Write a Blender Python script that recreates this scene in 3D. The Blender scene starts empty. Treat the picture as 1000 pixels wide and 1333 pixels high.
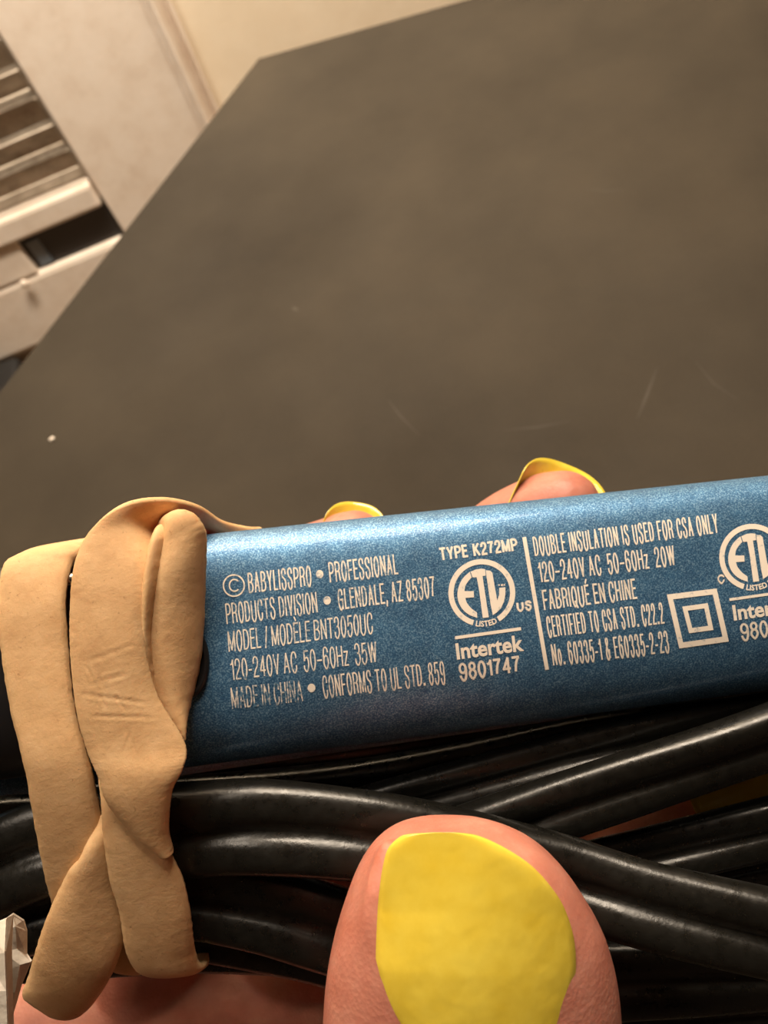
import bpy, bmesh, math, random
import numpy as np
from mathutils import Vector, Matrix
from mathutils.bvhtree import BVHTree
random.seed(7)
S = bpy.context.scene
COL = S.collection

# ------------------------------------------------------------------ camera
FPX = 1040.0                                   # focal length in pixels of a 1000 x 1333 frame
CAM = Vector((0.0, 0.0, 1.03))                 # held 0.29 m above the table (table top at 0.74 m)
PITCH, ROLL = math.radians(54), math.radians(25)
Fv = Vector((0, math.cos(PITCH), -math.sin(PITCH)))
r0 = Vector((1, 0, 0)); u0 = r0.cross(Fv)
Rv = math.cos(ROLL) * r0 - math.sin(ROLL) * u0
Uv = math.sin(ROLL) * r0 + math.cos(ROLL) * u0
cd = bpy.data.cameras.new('camera'); cam = bpy.data.objects.new('camera', cd); COL.objects.link(cam)
m = Matrix((Rv, Uv, -Fv)).transposed().to_4x4(); m.translation = CAM
cam.matrix_world = m
cd.sensor_fit = 'VERTICAL'; cd.sensor_height = 36.0; cd.sensor_width = 27.0
cd.lens = FPX / 1333 * 36.0
cd.clip_start = 0.004; cd.clip_end = 30
cd.dof.use_dof = True; cd.dof.focus_distance = 0.0745; cd.dof.aperture_fstop = 50
S.camera = cam

# ------------------------------------------------------------------ light and exposure
w = bpy.data.worlds.new('world'); S.world = w; w.use_nodes = True
w.node_tree.nodes['Background'].inputs[0].default_value = (1.0, 0.80, 0.60, 1)
w.node_tree.nodes['Background'].inputs[1].default_value = 0.03
def area(name, loc, target, size, power, col):
    l = bpy.data.lights.new(name, 'AREA'); l.shape = 'RECTANGLE'; l.size, l.size_y = size; l.energy = power; l.color = col
    o = bpy.data.objects.new(name, l); COL.objects.link(o); o.location = loc
    o.rotation_euler = (Vector(target) - Vector(loc)).to_track_quat('-Z', 'Y').to_euler(); return o
area('ceiling_lamp_light', (0.42, 0.78, 2.15), (0, 0.2, 0.9), (0.8, 0.6), 38, (1.0, 0.83, 0.64))
area('ceiling_lamp_light_far', (-0.5, 0.45, 2.30), (-0.1, 0.3, 0.7), (0.5, 0.4), 7, (1.0, 0.85, 0.68))
area('wall_wash_fill', (-0.05, 0.78, 1.75), (-0.05, 1.17, 1.50), (0.5, 0.15), 34, (1.0, 0.89, 0.76))  # added fill aimed at the back wall to brighten it, no real lamp
S.view_settings.view_transform = 'Standard'; S.view_settings.look = 'None'
S.view_settings.exposure = 0.0; S.view_settings.gamma = 1.0; S.view_settings.use_curve_mapping = False

# ------------------------------------------------------------------ helpers
def W(p):                                       # camera-frame millimetres (x right, y up, z forward) to world metres
    return CAM + (Rv * p[0] + Uv * p[1] + Fv * p[2]) * 0.001
def P(px, py, d):                               # point seen at (px, py), d millimetres in front of the camera
    return Vector(((px - 500) / FPX * d, -(py - 666.5) / FPX * d, d))
def PW(px, py, d): return W(P(px, py, d))
def ray(px, py): return (Rv * ((px - 500) / FPX) - Uv * ((py - 666.5) / FPX) + Fv).normalized()
def hit(px, py, p0, n):
    d = ray(px, py); return CAM + d * ((Vector(p0) - CAM).dot(n) / d.dot(n))

def link(name, me, mat=None, parent=None, smooth=True):
    o = bpy.data.objects.new(name, me); COL.objects.link(o)
    if mat: me.materials.append(mat)
    if smooth:
        me.polygons.foreach_set('use_smooth', [True] * len(me.polygons))
    if parent:
        o.parent = parent; o.matrix_parent_inverse = parent.matrix_world.inverted()
    return o
def pyd(name, vs, fs, mat, parent=None, smooth=True):
    me = bpy.data.meshes.new(name); me.from_pydata([tuple(v) for v in vs], [], fs); me.validate(); me.update()
    b = bmesh.new(); b.from_mesh(me); bmesh.ops.recalc_face_normals(b, faces=b.faces); b.to_mesh(me); b.free()
    return link(name, me, mat, parent, smooth)
def tag(o, label=None, cat=None, group=None, kind=None):
    for k, v in (('label', label), ('category', cat), ('group', group), ('kind', kind)):
        if v: o[k] = v
    return o
def thing(name, loc, label, cat, group=None):
    o = bpy.data.objects.new(name, None); COL.objects.link(o); o.location = loc; o.empty_display_size = 0.01
    o.matrix_world = Matrix.Translation(loc)
    return tag(o, label, cat, group)
def box(name, size, M, mat, parent=None, bev=0.0, seg=2):
    b = bmesh.new(); bmesh.ops.create_cube(b, size=1.0); bmesh.ops.scale(b, vec=size, verts=b.verts)
    if bev: bmesh.ops.bevel(b, geom=b.edges[:], offset=bev, segments=seg, profile=0.6, affect='EDGES')
    bmesh.ops.transform(b, matrix=M, verts=b.verts)
    me = bpy.data.meshes.new(name); b.to_mesh(me); b.free()
    return link(name, me, mat, parent, False)
def cr(pts, n):                                 # Catmull-Rom through rows of numbers
    a = np.array(pts, float); q = np.vstack([2 * a[0] - a[1], a, 2 * a[-1] - a[-2]]); out = []
    for i in range(1, len(q) - 2):
        for k in range(n):
            t = k / n
            out.append(0.5 * (2 * q[i] + (q[i + 1] - q[i - 1]) * t + (2 * q[i - 1] - 5 * q[i] + 4 * q[i + 1] - q[i + 2]) * t * t
                              + (3 * q[i] - q[i - 1] - 3 * q[i + 1] + q[i + 2]) * t ** 3))
    out.append(q[-2]); return np.array(out)

def mat(name, col, rough=0.5, metal=0.0, coat=0.0, spec=0.5, sss=0.0, sssr=(1, .3, .15), build=None):
    M = bpy.data.materials.new(name); M.use_nodes = True; nt = M.node_tree; b = nt.nodes['Principled BSDF']
    b.inputs['Base Color'].default_value = (*col, 1); b.inputs['Roughness'].default_value = rough
    b.inputs['Metallic'].default_value = metal; b.inputs['Coat Weight'].default_value = coat; b.inputs['Coat Roughness'].default_value = 0.08
    b.inputs['Specular IOR Level'].default_value = spec
    if sss:
        b.inputs['Subsurface Weight'].default_value = sss; b.inputs['Subsurface Radius'].default_value = sssr; b.inputs['Subsurface Scale'].default_value = 0.002
    if build: build(nt, b)
    return M
def nd(nt, t, **kw):
    n = nt.nodes.new(t)
    for k, v in kw.items():
        if k in n.inputs.keys() if hasattr(n.inputs, 'keys') else False: n.inputs[k].default_value = v
        else: setattr(n, k, v)
    return n
def noise(nt, scale, detail=4, rough=0.6, vec=None, stretch=None):
    n = nt.nodes.new('ShaderNodeTexNoise'); n.inputs['Scale'].default_value = scale; n.inputs['Detail'].default_value = detail; n.inputs['Roughness'].default_value = rough
    tc = nt.nodes.new('ShaderNodeTexCoord'); src = tc.outputs['Object']
    if stretch:
        mp = nt.nodes.new('ShaderNodeMapping'); mp.inputs['Rotation'].default_value = stretch[0]; mp.inputs['Scale'].default_value = stretch[1]
        nt.links.new(src, mp.inputs[0]); src = mp.outputs[0]
    nt.links.new(src, n.inputs['Vector']); return n
def ramp(nt, fac, stops):
    r = nt.nodes.new('ShaderNodeValToRGB'); e = r.color_ramp.elements
    e[0].position, e[0].color = stops[0][0], (*stops[0][1], 1); e[1].position, e[1].color = stops[-1][0], (*stops[-1][1], 1)
    for p, c in stops[1:-1]:
        x = e.new(p); x.color = (*c, 1)
    nt.links.new(fac, r.inputs[0]); return r
def bump(nt, b, fac, dist, strength=1.0, prev=None):
    n = nt.nodes.new('ShaderNodeBump'); n.inputs['Distance'].default_value = dist; n.inputs['Strength'].default_value = strength
    nt.links.new(fac, n.inputs['Height'])
    if prev: nt.links.new(prev.outputs[0], n.inputs['Normal'])
    nt.links.new(n.outputs[0], b.inputs['Normal']); return n

# ------------------------------------------------------------------ materials
def f_wall(nt, b):
    n = noise(nt, 14, 5); r = ramp(nt, n.outputs[0], [(0.3, (.80, .66, .47)), (0.7, (.88, .75, .56))]); nt.links.new(r.outputs[0], b.inputs['Base Color'])
    bump(nt, b, noise(nt, 260, 3).outputs[0], .0006, .5)
M_wall = mat('cream_wall_paint', (.75, .60, .42), .55, build=f_wall)
def f_cream(nt, b):
    n = noise(nt, 22, 6, .7); r = ramp(nt, n.outputs[0], [(0.2, (.70, .56, .43)), (0.5, (.82, .70, .57)), (0.75, (.87, .76, .64))]); nt.links.new(r.outputs[0], b.inputs['Base Color'])
    bump(nt, b, noise(nt, 180, 3).outputs[0], .0005, .5)
M_cream = mat('cream_enamel', (.72, .6, .46), .42, build=f_cream)
def f_dirty(nt, b):
    n = noise(nt, 30, 7, .75); r = ramp(nt, n.outputs[0], [(0.3, (.26, .20, .14)), (0.5, (.46, .38, .29)), (0.72, (.60, .51, .40))]); nt.links.new(r.outputs[0], b.inputs['Base Color'])
M_dirty = mat('dusty_slat_enamel', (.4, .3, .2), .6, build=f_dirty)
M_darkmetal = mat('dark_grey_metal', (.045, .042, .042), .35, .3)
M_glassy = mat('blue_grey_glass', (.14, .17, .20), .12, 0, spec=.8)
M_black = mat('black_void_paint', (.008, .007, .006), .6)
def f_floor(nt, b):
    n = noise(nt, 9, 5); r = ramp(nt, n.outputs[0], [(0.3, (.20, .13, .08)), (0.7, (.27, .19, .12))]); nt.links.new(r.outputs[0], b.inputs['Base Color'])
M_floor = mat('tan_floor', (.45, .34, .23), .5, build=f_floor)
def f_table(nt, b):
    n = noise(nt, 5, 6, .65); n2 = noise(nt, 900, 2, .5)
    mx = nd(nt, 'ShaderNodeMath', operation='MULTIPLY_ADD'); nt.links.new(n2.outputs[0], mx.inputs[0]); mx.inputs[1].default_value = .25; nt.links.new(n.outputs[0], mx.inputs[2])
    r = ramp(nt, mx.outputs[0], [(0.40, (.019, .0145, .0095)), (0.62, (.031, .0245, .0165)), (0.85, (.046, .036, .024))]); nt.links.new(r.outputs[0], b.inputs['Base Color'])
    rr = ramp(nt, noise(nt, 7, 5, .7).outputs[0], [(.3, (.58,) * 3), (.75, (.72,) * 3)]); nt.links.new(rr.outputs[0], b.inputs['Roughness'])
    bump(nt, b, noise(nt, 1200, 2).outputs[0], .00015, .35)
M_table = mat('dark_laminate', (.06, .05, .035), .42, spec=.12, build=f_table)
M_edge = mat('table_edge_band', (.36, .29, .23), .5)
def f_blue(nt, b):
    n = noise(nt, 6500, 2, .6); n2 = noise(nt, 500, 5, .7)
    r = ramp(nt, n.outputs[0], [(.36, (.038, .13, .28)), (.52, (.085, .235, .43)), (.66, (.27, .47, .66))])
    r2 = ramp(nt, n2.outputs[0], [(.25, (.62, .62, .66)), (.7, (1, 1, 1))])
    mx = nd(nt, 'ShaderNodeMix', data_type='RGBA', blend_type='MULTIPLY'); mx.inputs[0].default_value = 1
    nt.links.new(r.outputs[0], mx.inputs[6]); nt.links.new(r2.outputs[0], mx.inputs[7]); nt.links.new(mx.outputs[2], b.inputs['Base Color'])
    bump(nt, b, noise(nt, 4200, 2, .6).outputs[0], .00005, .30)
M_blue = mat('metallic_blue_lacquer', (.06, .2, .4), .48, .5, coat=.2, build=f_blue)
def ink(name, wear):
    def f(nt, b):
        n = noise(nt, 1500, 4, .7, stretch=((0, 0, 0), (1, 1, 1)))
        a, c = (.50 - .26 * (1 - wear)), (.60 - .20 * (1 - wear))
        r = ramp(nt, n.outputs[0], [(a - .06, (.10, .22, .34)), (a, (.36, .40, .44)), (c, (.88, .80, .70))]); nt.links.new(r.outputs[0], b.inputs['Base Color'])
    return mat(name, (.8, .7, .6), .6, build=f)
M_ink = ink('cream_print', .05); M_ink2 = ink('worn_cream_print', .45); M_ink3 = ink('very_worn_cream_print', .85)
def f_cord(nt, b):
    rr = ramp(nt, noise(nt, 700, 5, .7).outputs[0], [(.3, (.22,) * 3), (.75, (.42,) * 3)]); nt.links.new(rr.outputs[0], b.inputs['Roughness'])
    r = ramp(nt, noise(nt, 900, 5, .75).outputs[0], [(.3, (.004, .0038, .003)), (.68, (.009, .0085, .007)), (.8, (.03, .028, .023))]); nt.links.new(r.outputs[0], b.inputs['Base Color'])
    bump(nt, b, noise(nt, 1500, 3).outputs[0], .00006, .5)
M_cord = mat('black_cord_rubber', (.012, .011, .009), .4, spec=.55, build=f_cord)
def f_band(nt, b):
    n = noise(nt, 260, 6, .65); r = ramp(nt, n.outputs[0], [(.3, (.58, .34, .165)), (.5, (.68, .425, .215)), (.72, (.76, .50, .27))])
    s = noise(nt, 2300, 3, .6); rs = ramp(nt, s.outputs[0], [(.25, (.45, .34, .25)), (.36, (1, 1, 1))])
    mx = nd(nt, 'ShaderNodeMix', data_type='RGBA', blend_type='MULTIPLY'); mx.inputs[0].default_value = .5
    nt.links.new(r.outputs[0], mx.inputs[6]); nt.links.new(rs.outputs[0], mx.inputs[7]); nt.links.new(mx.outputs[2], b.inputs['Base Color'])
    b1 = bump(nt, b, noise(nt, 1100, 5, .7).outputs[0], .00012, .6)
    bump(nt, b, noise(nt, 300, 4, .6).outputs[0], .0003, .15, b1)
M_band = mat('tan_rubber', (.60, .37, .18), .62, spec=.3, sss=.15, sssr=(1, .5, .25), build=f_band)
def f_skin(nt, b):
    n = noise(nt, 260, 5, .65); r = ramp(nt, n.outputs[0], [(.3, (.42, .145, .10)), (.6, (.50, .20, .145)), (.8, (.57, .27, .20))]); nt.links.new(r.outputs[0], b.inputs['Base Color'])
    v = nt.nodes.new('ShaderNodeTexVoronoi'); v.inputs['Scale'].default_value = 2600
    tc = nt.nodes.new('ShaderNodeTexCoord'); nt.links.new(tc.outputs['Object'], v.inputs['Vector'])
    b1 = bump(nt, b, v.outputs[0], .00008, .35)
    bump(nt, b, noise(nt, 700, 4, .7).outputs[0], .00018, .3, b1)
M_skin = mat('pink_skin', (.65, .28, .19), .45, spec=.4, sss=.35, sssr=(1, .32, .18), build=f_skin)
def f_nail(nt, b):
    n = noise(nt, 300, 5, .6); r = ramp(nt, n.outputs[0], [(.3, (.74, .54, .045)), (.7, (.84, .66, .085))])
    s = noise(nt, 420, 3, .5); rs = ramp(nt, s.outputs[0], [(.22, (.62, .6, .35)), (.29, (1, 1, 1))])
    mx = nd(nt, 'ShaderNodeMix', data_type='RGBA', blend_type='MULTIPLY'); mx.inputs[0].default_value = .8
    nt.links.new(r.outputs[0], mx.inputs[6]); nt.links.new(rs.outputs[0], mx.inputs[7]); nt.links.new(mx.outputs[2], b.inputs['Base Color'])
    bump(nt, b, noise(nt, 160, 3).outputs[0], .0006, .35)
M_nail = mat('yellow_nail_polish', (.84, .6, .05), .16, coat=.6, spec=.5, build=f_nail)
def f_paper(nt, b):
    r = ramp(nt, noise(nt, 300, 4).outputs[0], [(.3, (.62, .55, .46)), (.7, (.8, .73, .64))]); nt.links.new(r.outputs[0], b.inputs['Base Color'])
    bump(nt, b, noise(nt, 500, 4).outputs[0], .0004, .5)
M_paper = mat('white_crumpled_paper', (.75, .68, .6), .75, build=f_paper)
M_chrome = mat('grey_metal_trim', (.42, .40, .37), .25, 1.0)
M_hinge = mat('smoky_grey_plastic', (.012, .011, .012), .3, spec=.5)

M_brownwall = mat('brown_wall_paint', (.10, .065, .045), .7)
# ------------------------------------------------------------------ setting
def plane(name, c, sx, sy, rot, mat_, th=.02):
    M = Matrix.Translation(c) @ rot.to_4x4() @ Matrix.Translation((0, 0, -th / 2))
    return tag(box(name, (sx, sy, th), M, mat_), kind='structure')
plane('floor', (0, 0.6, 0), 6, 6, Matrix.Identity(3), M_floor)
# back wall: vertical, yawed so that its horizontals rise to the right as seen in the photograph
WP = CAM + ray(150, 200) * 1.30
YAW = math.radians(-4)
wx = Vector((math.cos(YAW), math.sin(YAW), 0)); wn = wx.cross(Vector((0, 0, 1))) ; wz = Vector((0, 0, 1))
if wn.y > 0: wn = -wn
Rw = Matrix((wx, wz, wn)).transposed()            # local x along wall, y up, z out of the wall to the room
if Rw.determinant() < 0: wx = -wx; Rw = Matrix((wx, wz, wn)).transposed()
wallM = Matrix.Translation(WP) @ Rw.to_4x4()
def wl(px, py, off=0):                            # wall coordinates of what is seen at a pixel
    p = hit(px, py, WP + wn * off, wn); q = wallM.inverted() @ p; return q.x, q.y
def wbox(name, x0, x1, y0, y1, z0, z1, mat_, parent=None, bev=.002):
    return box(name, (abs(x1 - x0), abs(y1 - y0), z1 - z0), wallM @ Matrix.Translation(((x0 + x1) / 2, (y0 + y1) / 2, (z0 + z1) / 2)), mat_, parent, bev)
zf = -WP.z
wall = wbox('wall_back', -3, 3, zf, zf + 2.5, -.05, 0, M_wall, bev=0); tag(wall, kind='structure')
# casing of flat stile and rounded moulding between heater and bare wall
plane('ceiling', (0, -.6, 2.50), 6.2, 4.4, Matrix.Identity(3), M_brownwall)
for nm, c, sz in (('wall_left', (-2.6, -.7, 1.2), (.05, 4.0, 2.56)), ('wall_right', (2.6, -.7, 1.2), (.05, 4.0, 2.56)), ('wall_front', (0, -2.6, 1.2), (5.2, .05, 2.56))):
    tag(box(nm, sz, Matrix.Translation(c), M_brownwall), kind='structure')
tr = wbox('trim_1', -.045, .128, -.36, 1.6, 0, .022, M_cream, bev=.003); tag(tr, kind='structure')
def wprism(name, prof, y0, y1, mat_, parent=None):  # profile (x, z) swept up the wall
    n = len(prof); vs = [wallM @ Vector((x, y, z)) for y in (y0, y1) for x, z in prof]
    fs = [(i, (i + 1) % n, n + (i + 1) % n, n + i) for i in range(n)] + [tuple(range(n)), tuple(range(n, 2 * n))]
    return pyd(name, vs, fs, mat_, parent, False)
mold = [(.128, 0), (.128, .026)] + [(.133 + .0055 - .0055 * math.cos(a), .026 + .007 * math.sin(a)) for a in np.linspace(0, math.pi, 8)] + [(.144, .014), (.151, .004), (.1545, .004), (.157, .014), (.160, .014), (.160, 0)]
tr2 = wprism('trim_2', mold, -.36, 1.6, M_cream); tag(tr2, kind='structure')
bb = wbox('baseboard_back', .16, 1.5, zf, zf + .1, 0, .014, M_cream); tag(bb, kind='structure')

# ------------------------------------------------------------------ wall heater
hb = wallM @ Vector((-.25, zf, 0))
heater = thing('wall_heater', hb, 'cream enamel wall heater with dusty brown louvres above a dark slot', 'heater')
X0, X1 = -.62, -.049
wbox('back_panel', X0, X1, -.26, .62, .0, .004, M_dirty, heater, 0)
wbox('ledge', X0, X1, -.048, -.010, .0, .030, M_cream, heater, .006)
wbox('lower_housing', X0, X1, -.225, -.108, .0, .024, M_cream, heater, .008)
wbox('side_housing', X0, -.190, -.108, -.048, .0, .024, M_cream, heater, .005)
wbox('top_housing', X0, X1, .60, .68, .0, .034, M_cream, heater, .006)
wbox('dark_slot', -.190, X1, -.110, -.046, .004, .012, M_darkmetal, heater, 0)
gl = wbox('sight_glass', -.182, -.162, -.104, -.060, .012, .016, M_glassy, heater, .002)
y = .006; k = 0; sl = None
while y < .59:                                    # louvre slats, tilted
    hgt = .0345
    M = wallM @ Matrix.Translation(((X0 + X1) / 2, y + hgt / 2, .016)) @ Matrix.Rotation(math.radians(17), 4, 'X')
    s = box('slat', (X1 - X0, hgt, .0035), M, M_dirty, heater, .001)
    if y < .2 and k in (0, 1, 3):                  # a folded stiffening lip on some of the slats
        M2 = wallM @ Matrix.Translation(((X0 + X1) / 2, y + .009, .026))
        box('slat_lip', (X1 - X0, .004, .004), M2, M_dirty, s, .001)
    y += .0372; k += 1
kp = wallM @ Vector((*wl(32, 368, .03), .033))  # added bump in place of a small diagonal shadow line on the housing
b = bmesh.new(); bmesh.ops.create_uvsphere(b, u_segments=16, v_segments=10, radius=.007); bmesh.ops.scale(b, vec=(1, 1, .6), verts=b.verts)
bmesh.ops.transform(b, matrix=Matrix.Translation(kp) @ Rw.to_4x4(), verts=b.verts); me = bpy.data.meshes.new('shade_line_bump'); b.to_mesh(me); b.free(); link('shade_line_bump', me, M_cream, heater)
bp_ = wallM @ Vector((-.385, zf, .09))
bn = box('waste_bin', (.17, .13, .262), Matrix.Translation(bp_ + Vector((0, 0, .131))) @ Matrix.Rotation(YAW, 4, 'Z'), M_black, None, .02, 4)
tag(bn, 'black bin standing on the floor below the cream wall heater', 'bin')

# ------------------------------------------------------------------ table
TZ = .74; up = Vector((0, 0, 1))
ta, tb, tc_ = (hit(*q, (0, 0, TZ), up) for q in ((20, 480), (335, 75), (600, 0)))
poly = [tb, tb + (tc_ - tb) * 3.2, Vector((.66, .05, TZ)), Vector((.55, -.45, TZ)), Vector((-.2, -.6, TZ)), Vector((-.5, -.25, TZ)), tb + (ta - tb) * 1.85]
cen = Vector((.06, .02, 0))
table = thing('table', cen, 'dark grey brown laminate table top with clipped corners and scuffs', 'table')
def slab(name, pts, z0, z1, mat_, parent, bev=0):
    b = bmesh.new(); vs = [b.verts.new((p.x, p.y, z1)) for p in pts]; f = b.faces.new(vs)
    if f.normal.z < 0: f.normal_flip()
    e = bmesh.ops.extrude_face_region(b, geom=[f]); bmesh.ops.translate(b, vec=(0, 0, z0 - z1), verts=[v for v in e['geom'] if isinstance(v, bmesh.types.BMVert)])
    bmesh.ops.recalc_face_normals(b, faces=b.faces)
    if bev: bmesh.ops.bevel(b, geom=b.edges[:], offset=bev, segments=2, affect='EDGES')
    me = bpy.data.meshes.new(name); b.to_mesh(me); b.free(); return link(name, me, mat_, parent, False)
def grow(pts, d):
    out = []; n = len(pts)
    for i in range(n):
        p, a, c = pts[i], pts[i - 1], pts[(i + 1) % n]
        n1 = (p - a).normalized().cross(up); n2 = (c - p).normalized().cross(up)
        s = -1 if n1.dot(p - cen) < 0 else 1
        q = (n1 + n2).normalized() * s; out.append(p + q * (d / max(.3, q.dot(n1 * s))))
    return out
slab('edge_band', poly, TZ - .026, TZ - .0008, M_edge, table, .0012)
slab('table_top', grow(poly, -.0016), TZ - .004, TZ, M_table, table, .0006)
box('leg', (.08, .08, .68), Matrix.Translation((cen.x, cen.y, .374)), M_darkmetal, table, .008)
box('foot', (.6, .09, .034), Matrix.Translation((cen.x, cen.y, .017)), M_darkmetal, table, .008)
box('foot', (.09, .6, .034), Matrix.Translation((cen.x, cen.y, .0175)), M_darkmetal, table, .008)
cp = hit(68, 572, (0, 0, TZ), up)
b = bmesh.new(); bmesh.ops.create_icosphere(b, subdivisions=2, radius=.0016)
for v in b.verts: v.co = v.co * random.uniform(.8, 1.15)
bmesh.ops.scale(b, vec=(1.1, 1, .45), verts=b.verts); bmesh.ops.translate(b, vec=cp + Vector((0, 0, .0005)), verts=b.verts)
me = bpy.data.meshes.new('crumb'); b.to_mesh(me); b.free(); tag(link('crumb', me, M_paper), 'tiny pale crumb lying on the dark table top', 'crumb')
# faint scuffs scratched in the laminate: shallow slivers
M_scuff = mat('scuffed_laminate', (.045, .036, .026), .6, spec=.2)
def scuff(pts, wd):
    vs = []; fs = []
    q = [hit(*p, (0, 0, TZ + .00012), up) for p in pts]
    for i, p in enumerate(q):
        d = (q[min(i + 1, len(q) - 1)] - q[max(i - 1, 0)]).normalized().cross(up)
        t = wd * (.25 if i in (0, len(q) - 1) else 1); vs += [p + d * t, p - d * t]
    for i in range(len(q) - 1): fs.append((2 * i, 2 * i + 1, 2 * i + 3, 2 * i + 2))
    tag(pyd('scuff', vs, fs, M_scuff, table, False))
scuff([(830, 545), (842, 515), (856, 478)], .0007); scuff([(762, 246), (790, 249), (812, 247)], .0006); scuff([(380, 400), (384, 402), (388, 404)], .0016)
scuff([(655, 560), (700, 556), (742, 548)], .0005); scuff([(505, 520), (520, 540), (545, 566)], .0004); scuff([(905, 470), (930, 500), (960, 520)], .0004)

# ------------------------------------------------------------------ flat iron
iron = thing('flat_iron', PW(600, 850, 82), 'slim metallic blue flat iron with cream printed text held in the hand', 'flat iron')
def arm_mesh(name, cl, cr_, half_l, half_r, thick, mat_, tilt, s0, s1, parent, push=0, nseg=60, ntop=4.0, nbot=2.35, endcap=.0):
    A, B = Vector(cl), Vector(cr_); ax = (B - A); L = ax.length; ax.normalize()
    vv = Vector((0, 0, -1)); vv = (vv - ax * vv.dot(ax)).normalized()     # towards the camera
    uu = vv.cross(ax).normalized()
    if uu.y < 0: uu = -uu
    c, s_ = math.cos(tilt), math.sin(tilt); N = 120; vs = []; fs = []
    sec = []
    for k in range(N):
        t = 2 * math.pi * k / N; co, si = math.cos(t), math.sin(t); n = ntop if co > 0 else nbot
        u = abs(co) ** (2 / n) * (1 if co >= 0 else -1); v = abs(si) ** (2 / n) * (1 if si >= 0 else -1)
        sec.append((u, v))
    stations = [(i / nseg) for i in range(nseg + 1)]
    st = [(s0 + (s1 - s0) * i, 1.0) for i in stations]
    if endcap: st = [(s0 - endcap / L * math.sin(a), math.cos(a) ** .6 if a < 1.56 else .02) for a in np.linspace(1.56, .12, 7)] + st
    for s, sc in st:
        h = (half_l + (half_r - half_l) * s) * (.35 + .65 * sc if sc < 1 else 1) ; o = A + ax * (L * s)
        ty = thick * (sc if sc < 1 else 1)
        for u, v in sec:
            a, b_ = u * h, v * ty
            vs.append(W(o + uu * (a * c - b_ * s_) + vv * (a * s_ + b_ * c + push)))
    M_ = len(st)
    for i in range(M_ - 1):
        for k in range(N): fs.append((i * N + k, i * N + (k + 1) % N, (i + 1) * N + (k + 1) % N, (i + 1) * N + k))
    fs += [tuple(range(N)), tuple(range((M_ - 1) * N, M_ * N))]
    return pyd(name, vs, fs, mat_, parent)
CL, CRt = P(250, 846, 82), P(1000, 757, 86)
TILT = math.radians(-7)
body = arm_mesh('front_arm', CL, CRt, 11.5, 11.2, 6.4, M_blue, TILT, -.02, 1.65, iron)
rear = arm_mesh('rear_arm', P(250, 880, 95.5), P(1000, 775, 98), 11.4, 11.2, 5.0, M_blue, 0, -.52, 1.6, iron)
arm_mesh('hinge_housing', CL, CRt, 10.4, 10.4, 5.9, M_hinge, TILT, -.55, -.02, iron)
def rod(name, p0, p1, r, mat_, parent, n=16):
    a = (p1 - p0); L = a.length; M = Matrix.Translation((p0 + p1) / 2) @ a.to_track_quat('Z', 'Y').to_matrix().to_4x4()
    b = bmesh.new(); bmesh.ops.create_cone(b, cap_ends=True, segments=n, radius1=r, radius2=r, depth=L); bmesh.ops.transform(b, matrix=M, verts=b.verts)
    me = bpy.data.meshes.new(name); b.to_mesh(me); b.free(); o = link(name, me, mat_, parent); return o
rod('hinge_pin', PW(-60, 993, 79.5), PW(150, 975, 79.5), .00045, M_chrome, iron)
rod('latch_rail', PW(60, 757, 76.2), PW(125, 752, 76.2), .0007, M_chrome, iron)
bvh = BVHTree.FromPolygons([body.matrix_world @ v.co for v in body.data.vertices], [tuple(p.vertices) for p in body.data.polygons])
def on_body(px, py, off=.00004):
    d = ray(px, py); h = bvh.ray_cast(CAM, d)
    if h[0] is None: return PW(px, py, 76)
    n = h[1] if h[1].dot(d) < 0 else -h[1]
    return h[0] + n * off
# round dark button recess beside the band
def disc(name, cx, cy, rx, ry, off, mat_, parent, inner=0):
    vs = []; n = 40
    for rr, oo in ((1, -.00002), (.97, off), (.80, off * 1.3), (.74, off * .4), (.4, off * .3)):
        for k in range(n):
            a = 2 * math.pi * k / n; vs.append(on_body(cx + rx * rr * math.cos(a), cy + ry * rr * math.sin(a), oo))
    vs.append(on_body(cx, cy, off * .25)); fs = []
    for j in range(4):
        for k in range(n): fs.append((j * n + k, j * n + (k + 1) % n, (j + 1) * n + (k + 1) % n, (j + 1) * n + k))
    for k in range(n): fs.append((4 * n + k, 4 * n + (k + 1) % n, 5 * n))
    return pyd(name, vs, fs, mat_, parent)
disc('pivot_button', 247, 862, 26, 47, .0004, M_hinge, iron)

# ---- printing
prints = {'a': ([], []), 'b': ([], []), 'c': ([], []), 'd': ([], [])}
def add_poly(key, polys):                          # polys: list of pixel outlines (fans of small faces)
    V, Fc = prints[key]
    for pl in polys:
        i = len(V); V.extend(on_body(*p) for p in pl); Fc.append(tuple(range(i, i + len(pl))))
def text_geo(t, bold=0.0):
    cu = bpy.data.curves.new('t', 'FONT'); cu.body = t; cu.size = 1; cu.offset = bold; cu.resolution_u = 3; cu.space_word = 1
    ob = bpy.data.objects.new('t', cu); COL.objects.link(ob)
    dg = bpy.context.evaluated_depsgraph_get(); me = bpy.data.meshes.new_from_object(ob.evaluated_get(dg))
    v = np.array([tuple(q.co)[:2] for q in me.vertices]); f = [tuple(p.vertices) for p in me.polygons]
    bpy.data.objects.remove(ob); bpy.data.meshes.remove(me); bpy.data.curves.remove(cu); return v, f
_v, _ = text_geo('H'); CAPH = _v[:, 1].max()
def btext(key, t, p0, p1, upv, bold=0.0):
    v, f = text_geo(t, bold); x0, x1 = v[:, 0].min(), v[:, 0].max(); V, Fc = prints[key]; i = len(V)
    for x, y in v:
        s = (x - x0) / (x1 - x0); h = y / CAPH
        V.append(on_body(p0[0] + (p1[0] - p0[0]) * s + upv[0] * h, p0[1] + (p1[1] - p0[1]) * s + upv[1] * h))
    Fc.extend(tuple(a + i for a in q) for q in f)
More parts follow.
